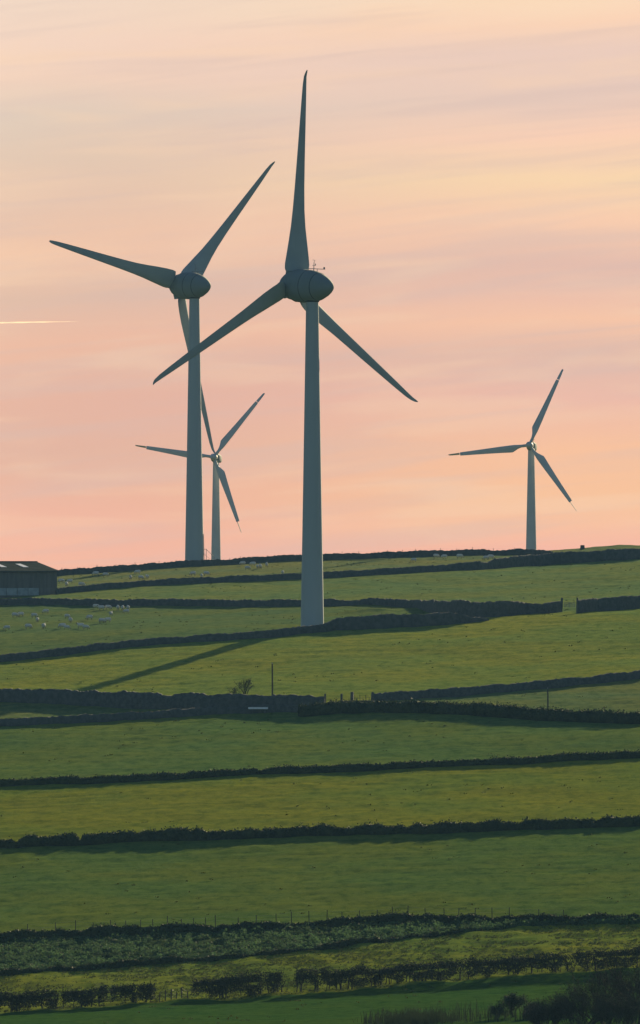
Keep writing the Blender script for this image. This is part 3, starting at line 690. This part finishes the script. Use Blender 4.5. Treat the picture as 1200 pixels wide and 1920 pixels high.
def tower_steps(t, side, label=None):
    """access steps and ladder hoop at the tower foot"""
    mb = MB(); b = Vector((1.95*side, -0.2, 0))
    for k in range(7): mb.box((side*(3.9-k*0.28), -0.2, 0.5+k*0.22), (.30, .9, .05))
    mb.box((side*2.0, -0.2, 2.1), (.9, 1.0, .06))
    mb.build('entrance_steps', M['steel'], t)
    mb = MB()
    for yy in (-.65, .25):
        mb.tube([(side*4.0, yy, 0.2), (side*4.0, yy, 1.5), (side*2.4, yy, 3.1), (side*1.7, yy, 3.1)], [.05]*4, 6)
        mb.tube([(side*2.4, yy, 0.2), (side*2.4, yy, 3.1)], [.05]*2, 6)
    mb.build('handrail', M['steel'], t)
tower_steps(T2, 1)
def cabinet(t):
    mb = MB(); mb.box((0, 0, 1.05), (1.0, 2.0, 2.1)); 
# ladder cage strip up the side of the second tower
mb = MB()
for k in range(12): mb.box((1.93-0.01*k, -.1, 2.2+k*0.32), (.18, .35, .10))
mb.tube([(2.0, -.25, .3), (1.85, -.25, 6.2)], [.05]*2, 6); mb.tube([(2.0, .1, .3), (1.85, .1, 6.2)], [.05]*2, 6)
mb.build('ladder', M['steel'], T2)

# ------------------------------------------------------------------ barn
def barn():
    a = R(28); c = P(107, 1113); rdir = Vector((math.cos(a), math.sin(a), 0)); back = Vector((-math.sin(a), math.cos(a), 0))
    root = empty('barn', tuple(c), a)   # local +X along the front wall (to the right), +Y back; origin = front right corner
    L = 26.0; Wd = 18.0; e = 4.15; rg = 5.75
    ov = 0.35
    mb = MB()
    mb.add([(-L, 0, -1), (0, 0, -1), (0, 0, e), (-L, 0, e)], [(0, 1, 2, 3)])
    mb.add([(0, 0, -1), (0, Wd, -1), (0, Wd, e), (0, Wd/2, rg), (0, 0, e)], [(0, 1, 2, 3, 4)])
    mb.add([(-L, 0, -1), (-L, Wd, -1), (-L, Wd, e), (-L, Wd/2, rg), (-L, 0, e)], [(4, 3, 2, 1, 0)])
    mb.add([(-L, Wd, -1), (0, Wd, -1), (0, Wd, e), (-L, Wd, e)], [(3, 2, 1, 0)])
    k = 0                                                        # vertical board ribs
    x = -L+0.2
    while x < -0.1:
        mb.box((x, -0.03, e/2+0.55), (0.14, 0.05, e-1.15)); x += 0.34
    mb.build('wall', M['cladding'], root)
    sl = (rg-e)/(Wd/2)
    mb = MB(); th = 0.12
    for s0, s1 in ((-ov, Wd/2), (Wd+ov, Wd/2)):
        za = e - ov*sl; zb_ = rg
        vs = [(-L-ov, s0, za), (ov, s0, za), (ov, s1, zb_), (-L-ov, s1, zb_)]
        vs += [(x_, y_, z_+th) for x_, y_, z_ in vs]
        mb.add(vs, [(0, 1, 2, 3), (7, 6, 5, 4), (0, 4, 5, 1), (1, 5, 6, 2), (3, 7, 4, 0)])
    rf = mb.build('roof', M['roof'], root)
    mb = MB(); mb.tube([(-L-ov, Wd/2, rg+th+.03), (ov, Wd/2, rg+th+.03)], [.12]*2, 8); mb.build('ridge_cap', M['roof'], rf)
    for xr in (-4.8, -9.3, -13.8, -18.3):
        mb = MB(); y0, y1 = 3.2, 6.6; z0, z1 = e+sl*y0+th+.03, e+sl*y1+th+.03
        mb.add([(xr-.55, y0, z0), (xr+.55, y0, z0), (xr+.55, y1, z1), (xr-.55, y1, z1), (xr-.55, y0, z0+.05), (xr+.55, y0, z0+.05), (xr+.55, y1, z1+.05), (xr-.55, y1, z1+.05)],
               [(3, 2, 1, 0), (4, 5, 6, 7), (0, 1, 5, 4), (1, 2, 6, 5), (2, 3, 7, 6), (3, 0, 4, 7)])
        mb.build('skylight', M['skylight'], rf)
    mb = MB(); x = -L
    while x < -5:
        mb.box((x+1.1, -.12, .35), (2.1, .14, 1.35)); x += 2.22
    mb.build('base_panel', M['concrete'], root)
    mb = MB(); mb.tube([(-L, -ov-.06, e-.12), (0, -ov-.06, e-.12)], [.09]*2, 8); mb.build('gutter', M['seam'], root)
    tag(root, 'long grey farm shed with pale roof skylights at the left edge of the view', 'barn')
barn()

# ------------------------------------------------------------------ poles, trough
def pole(p, h, r, label, arm=False):
    root = empty('utility_pole', tuple(p)); mb = MB(); mb.tube([(0, 0, -.5), (0.02, 0, h*.5), (0, 0, h)], [r, r*.9, r*.75], 10); mb.build('pole', M['wood'], root)
    mb = MB(); mb.tube([(-.02, 0, h-.1), (-.02, 0, h+.18)], [.05, .06], 8); mb.build('cap', M['steel'], root)
    tag(root, label, 'pole', 'wooden poles by the lane'); return root
p = P(510.5, 1322); pole(p, (1322-1245)/F*p.y, .14, 'tall thin wooden pole standing behind the lane wall near the bare bush')
p = P(1027, 1335); pole(p, (1335-1292)/F*p.y, .12, 'shorter wooden pole in the right-hand field above the lane wall')
def trough():
    p = P(484, 1338); root = empty('water_trough', tuple(p), R(-2)); mb = MB()
    z0 = (1338-1330)/F*p.y; L = 2.9
    mb.box((0, -.3, z0+.15), (L, .06, .26)); mb.box((0, .3, z0+.15), (L, .06, .26)); mb.box((-L/2+.03, 0, z0+.15), (.06, .54, .26)); mb.box((L/2-.03, 0, z0+.15), (.06, .54, .26)); mb.box((0, 0, z0+.02), (L-.12, .54, .04))
    mb.build('basin', M['trough'], root); mb = MB()
    for sx in (-1.0, 1.0): mb.box((sx, 0, z0/2-.1), (.3, .5, z0+.18))
    mb.build('block', M['stone'], root); tag(root, 'long pale water trough on blocks in the shaded lane, below the thin pole', 'trough')
trough()

# ------------------------------------------------------------------ sheep
def sheep_mesh(graze):
    mb = MB()
    mb.tube([(-.62, 0, .72), (-.56, 0, .74), (-.35, 0, .74), (0, 0, .71), (.30, 0, .73), (.48, 0, .76), (.56, 0, .78)],
            [(.08), (.22), (.31), (.33), (.30), (.22), (.12)], 14)
    if graze:
        mb.tube([(.40, 0, .80), (.58, 0, .68), (.68, 0, .46)], [.19, .14, .10], 10); hd = Vector((.68, 0, .44)); dr = Vector((.42, 0, -.9)).normalized()
    else:
        mb.tube([(.38, 0, .82), (.55, 0, .96), (.62, 0, 1.06)], [.19, .14, .10], 10); hd = Vector((.60, 0, 1.06)); dr = Vector((.9, 0, -.35)).normalized()
    mb.tube([hd-dr*.05, hd+dr*.10, hd+dr*.22, hd+dr*.30], [.07, .095, .07, .045], 10)
    for s_ in (-1, 1): mb.tube([hd+Vector((0, .06*s_, .04)), hd+Vector((-.02, .19*s_, .03))], [.04, .02], 6)
    for x in (-.40, .36):
        for s_ in (-1, 1):
            k = .04 if x < 0 else 0
            mb.tube([(x, .15*s_, .60), (x-k*1.5, .15*s_, .36), (x+k*.3, .15*s_, .30), (x, .15*s_, .04), (x+.03, .15*s_, 0)], [.10, .055, .045, .035, .045], 7)
    mb.tube([(-.60, 0, .82), (-.68, 0, .70), (-.67, 0, .55)], [.05, .045, .03], 6)
    o = mb.build('sheep', M['fleece']); rm = o.modifiers.new('r', 'REMESH'); rm.mode = 'VOXEL'; rm.voxel_size = .03
    dg = bpy.context.evaluated_depsgraph_get(); dg.update(); me = bpy.data.meshes.new_from_object(o.evaluated_get(dg))
    bpy.data.objects.remove(o); me.materials.clear(); me.materials.append(M['fleece']); me.materials.append(M['face'])
    for f in me.polygons:
        f.use_smooth = True; c = f.center
        if c.z < .42 and abs(c.x) < .5: f.material_index = 1
        if (c-(hd+dr*.15)).length < .17: f.material_index = 1
    return me
SM = [sheep_mesh(True), sheep_mesh(False)]
LOWER = [
 (13,1182,0,170,'sheep nearest the left edge of the lower flock'), (28,1158,0,10,'sheep on the left of the close pair at the upper left of the lower flock'),
 (39,1157,0,200,'sheep on the right of the close pair at the upper left of the lower flock'), (64,1159,0,15,'grazing sheep between the upper left pair and the sheep nearest the barn'),
 (86,1151,0,190,'sheep of the lower flock standing nearest the barn wall'), (70,1167,0,80,'sheep seen end-on in the middle of the left half of the lower flock'),
 (53,1180,0,20,'grazing sheep low in the lower flock, second from the left edge'), (82,1180,1,75,'bright white sheep seen end-on low in the lower flock'),
 (126,1160,0,30,'upper of two sheep above the low middle cluster of the lower flock'), (132,1168,1,110,'lower of two sheep above the low middle cluster of the lower flock'),
 (117,1179,0,185,'left sheep of the low middle cluster of the lower flock'), (125,1181,0,5,'right sheep of the low middle cluster of the lower flock'),
 (151,1179,1,175,'left sheep of the cluster just right of the middle, low in the lower flock'), (161,1181,0,12,'right sheep of the cluster just right of the middle, low in the lower flock'),
 (168,1163,0,160,'lone grazing sheep in the middle right of the lower flock'), (191,1169,0,20,'left sheep of the low pair at the right of the lower flock'),
 (202,1168,0,172,'right sheep of the low pair at the right of the lower flock'), (208,1156,1,70,'sheep seen end-on just above the low right pair of the lower flock'),
 (180,1142,0,8,'leftmost of the sheep right under the wall in the lower flock'), (190,1145,1,165,'second sheep from the left right under the wall in the lower flock'),
 (203,1144,0,14,'middle sheep of the row right under the wall in the lower flock'), (221,1145,1,95,'first of three white sheep seen end-on, right end of the row under the wall'),
 (230,1145,1,85,'second of three white sheep seen end-on, right end of row under the wall'), (240,1145,1,100,'rightmost white sheep of the row under the wall in the lower flock'),
 (237,1151,0,180,'sheep just below the right end of the row under the wall')]
UPPER = [
 (115,1094,0,10,'sheep beside the barn corner in the top field, left of the bright one'), (125,1100,1,80,'bright white sheep just right of the barn in the top field'),
 (131,1094,0,190,'sheep just above and right of the bright one beside the barn'), (153,1101,0,5,'lone sheep a little right of the barn by the climbing wall'),
 (180,1080,0,180,'left sheep of the upper pair between barn and left turbine'), (198,1082,0,10,'right sheep of the upper pair between barn and left turbine'),
 (245,1087,1,85,'left sheep of the loose group below and left of the left turbine'), (258,1077,0,170,'highest sheep of the loose group left of the left turbine'),
 (264,1087,0,15,'middle sheep of the loose group left of the left turbine'), (276,1086,1,120,'right sheep of the loose group left of the left turbine'),
 (362,1080,0,165,'grazing sheep directly below the left turbine tower'), (378,1084,1,90,'sheep seen end-on directly below the small turbine tower'),
 (387,1080,0,10,'grazing sheep right of the one end-on below the small turbine'), (455,1061,0,180,'leftmost sheep of the top field group between small and big turbines'),
 (464,1069,0,10,'lowest sheep of the top field group between small and big turbines'), (474,1062,0,175,'middle sheep of the top field group between small and big turbines'),
 (483,1067,1,80,'left of two sheep seen end-on between small and big turbines'), (488,1067,1,100,'right of two sheep seen end-on between small and big turbines'),
 (500,1064,1,90,'bright sheep at the right of the group between small and big turbines'), (530,1079,1,85,'lone sheep close to the climbing wall just left of the big turbine'),
 (776,1054,0,170,'dull sheep right of the big turbine, first along the top field'), (818,1047,0,10,'sheep right of the big turbine, second along the top field'),
 (833,1048,0,175,'third sheep under the skyline wall right of the big turbine, whiter than the rest'), (862,1048,0,5,'fourth sheep along the row under the skyline wall right of the big turbine'),
 (911,1050,0,190,'left sheep of the pair nearest the right-hand small turbine'), (920,1049,0,10,'right sheep of the pair nearest the right-hand small turbine')]
for lst, grp in ((LOWER, 'flock of sheep in the field below the barn'), (UPPER, 'sheep scattered in the top field')):
    for x, y, pose, rz, lab in lst:
        o = bpy.data.objects.new('sheep', SM[0 if pose == 0 else 1]); COL.objects.link(o)
        q = P(x, y); o.location = (q.x, q.y, q.z-0.02); o.rotation_euler = (0, 0, R(rz)); k = random.uniform(.80, .98); o.scale = (k, k, k)
        tag(o, lab, 'sheep', grp)

# ------------------------------------------------------------------ bare shrubs and foreground growth
def shrub(name, p, h, spread, label, cat='shrub', seed=1, stems=6, depth=4, leaf=0, leafmat='twig', group=None, lean=(0, 0), lsize=(.08, .2), r0=.07):
    rng = random.Random(seed); root = empty(name, tuple(p)); mb = MB(); tips = []
    def grow(q, d, L, r_, lv):
        d = d.normalized(); e = q+d*L
        m_ = q+d*L*.5+Vector((rng.uniform(-.06, .06), rng.uniform(-.06, .06), 0))*L
        mb.tube([q, m_, e], [r_, r_*.85, r_*.65], 5 if lv < 2 else 3, cap=False); tips.append((e, lv)); tips.append((m_, lv))
        if lv >= depth: return
        for _ in range(rng.choice((2, 3, 3))):
            nd = d+Vector((rng.gauss(0, .42), rng.gauss(0, .42), rng.gauss(.10, .25))); grow(e, nd, L*rng.uniform(.62, .85), r_*.6, lv+1)
        if lv >= 1: grow(m_, d+Vector((rng.gauss(0, .6), rng.gauss(0, .6), .2)), L*.6, r_*.5, lv+1)
    for i in range(stems):
        d = Vector((rng.gauss(0, spread)+lean[0], rng.gauss(0, spread*.7)+lean[1], 1.0)); q = Vector((rng.uniform(-.3, .3)*spread, rng.uniform(-.3, .3)*spread, -.2))
        grow(q, d, h*.30, r0, 0)
    mb.build('branches', M['bark'], root)
    if leaf:
        nr = np.random.default_rng(seed); src = [t for t, l in tips if l >= 2]
        if src:
            S = np.array([tuple(s_) for s_ in src]); I = nr.integers(0, len(S), leaf)
            Pp = S[I]+nr.normal(size=(leaf, 3))*.16; V, Qs = leaves(Pp, nr.uniform(lsize[0], lsize[1], leaf), nr); np_mesh('foliage', V, Qs, M[leafmat], root)
    tag(root, label, cat, group); return root
p = P(458, 1316); shrub('bare_bush', p, 4.5, .16, 'small bare bush growing above the lane wall, left of the thin pole', 'bush', 3, 4, 3, leaf=420, r0=.08, lsize=(.07, .15))
p = P(437, 1316); shrub('bare_bush', p, 3.1, .28, 'tiny scruffy bush low against the lane wall, left of the small bare bush', 'bush', 4, 4, 3, leaf=300, r0=.04, lsize=(.07, .15))
def G0(px, D): X = (px-600)/F*D; return Vector((X, D, float(gz(X, D))))
FG = [(1195, 852, 8.7, .45, 51, 'tallest bare thorn tree in the bottom right corner'), (1135, 856, 7.7, .45, 52, 'bare thorn shrub just left of the tallest one in the bottom right corner'),
      (1085, 850, 6.1, .5, 53, 'bare rounded shrub, middle of the bottom right thicket'), (1030, 848, 4.9, .5, 54, 'low dark shrub left of the middle in the bottom right thicket'), (1160, 842, 6.2, .6, 57, 'dense dark shrub in front of the tall ones at the bottom right')]
for x, D, h, sp, sd_, lab in FG:
    shrub('thorn_shrub', G0(x, D), h, sp, lab, 'shrub', sd_, 10, 4, leaf=7500, r0=.09, group='bare shrubs in the bottom right corner', lsize=(.05, .13))
shrub('gorse_bush', G0(962, 892), 2.9, .16, 'narrow upright dark bush with a pointed top at the bottom, left of the shrub thicket', 'bush', 55, 5, 4, leaf=3500, leafmat='hedge', r0=.05, lsize=(.06, .16))
shrub('gorse_bush', G0(930, 889), 2.0, .30, 'small dark bush at the bottom edge left of the pointed bush', 'bush', 56, 6, 3, leaf=1600, leafmat='hedge', r0=.04, lsize=(.06, .16))
shrub('gorse_bush', G0(1000, 888), 2.1, .45, 'low bush filling between the pointed bush and the shrub thicket', 'bush', 58, 7, 3, leaf=3200, leafmat='twig', r0=.04, lsize=(.06, .16))
shrub('gorse_bush', G0(1050, 890), 2.4, .5, 'low dark bush at the foot of the left side of the shrub thicket', 'bush', 59, 7, 3, leaf=3600, leafmat='twig', r0=.04, lsize=(.06, .16))
def tall_grass():
    rng = np.random.default_rng(8); N = 1100; D = rng.uniform(884, 898, N); px = np.where(rng.uniform(size=N) < .6, rng.normal(775, 42, N), rng.uniform(680, 1100, N))
    X = (px-600)/F*D; Z = gz(X, D); top = .55+1.15*rng.uniform(size=N)**1.3*(.8+.4*vnoise(X/.9, X*0, 3)) + np.interp(px, [670, 720, 850, 1000], [-.3, .2, .2, .3])
    lx = rng.normal(0, .18, N); wv = rng.uniform(.014, .034, N)
    base = np.stack([X, D, Z-.1], axis=1); tip = np.stack([X+lx, D+rng.normal(0, .2, N), Z+top], axis=1); mid = base*.45+tip*.55; mid[:, 0] -= lx*.25
    o_ = np.zeros((N, 3)); o_[:, 0] = wv
    V = np.concatenate([np.stack([base-o_*1.5, base+o_*1.5, mid+o_, mid-o_], axis=1), np.stack([mid-o_, mid+o_, tip+o_*.3, tip-o_*.3], axis=1)]).reshape(-1, 3)
    o = np_mesh('tall_grass', V, np.arange(len(V)).reshape(-1, 4), M['reed']); tag(o, 'tall dry grass stalks at the bottom edge', 'grass', kind='stuff')
tall_grass()

# ------------------------------------------------------------------ contrail
def contrail():
    D = 30000.0; m = bpy.data.materials.new('contrail_vapour'); m.use_nodes = True; t = NT(m.node_tree); t.n.clear()
    o = t.node('ShaderNodeOutputMaterial'); pv = t.node('ShaderNodeVolumePrincipled'); pv.inputs['Color'].default_value = (1, .90, .66, 1)
    pv.inputs['Anisotropy'].default_value = 0.45; pv.inputs['Density'].default_value = 0.10; t.link(pv.outputs[0], o.inputs['Volume'])
    mb = MB(); k = 30; pts = []; rads = []
    for i in range(k+1):
        f = i/k; pts.append((-900*(1-f), 200*(1-f), -6*(1-f)+math.sin(f*9)*.5)); rads.append(.25+2.3*min(1, (1-f)*5)*(1+.22*math.sin(i*2.3)))
    mb.tube(pts, rads, 12); ob = mb.build('contrail', m, smooth=True)
    ob.location = ((158-600)/F*D, D, (YH-603)/F*D); tag(ob, 'thin glowing vapour trail low in the sky at the left edge', 'vapour trail')
contrail()

# ------------------------------------------------------------------ haze
HAZE = 0.000031
if HAZE > 0:
    mb = MB(); mb.box((0, 900, -20), (400, 2000, 180)); hz = mb.build('haze', None, mats=[]) if False else None
    m = bpy.data.materials.new('haze'); m.use_nodes = True; t = NT(m.node_tree); t.n.clear(); o = t.node('ShaderNodeOutputMaterial')
    pv = t.node('ShaderNodeVolumePrincipled'); pv.inputs['Color'].default_value = (.30, .62, 1.0, 1); pv.inputs['Density'].default_value = HAZE; pv.inputs['Anisotropy'].default_value = 0.0
    t.link(pv.outputs[0], o.inputs['Volume'])
    # bottom a metre below the lowest ground, top just above the highest blade; outside it only the far plain's edge and the sky
    mb = MB(); zt = 110.0; zb_ = float(GZ.min())-1.0
    mb.box((0, 1300, (zt+zb_)/2), (3400, 3850, zt-zb_)); hz = mb.build('haze', m); tag(hz, kind='stuff', label='thin evening haze over the fields')
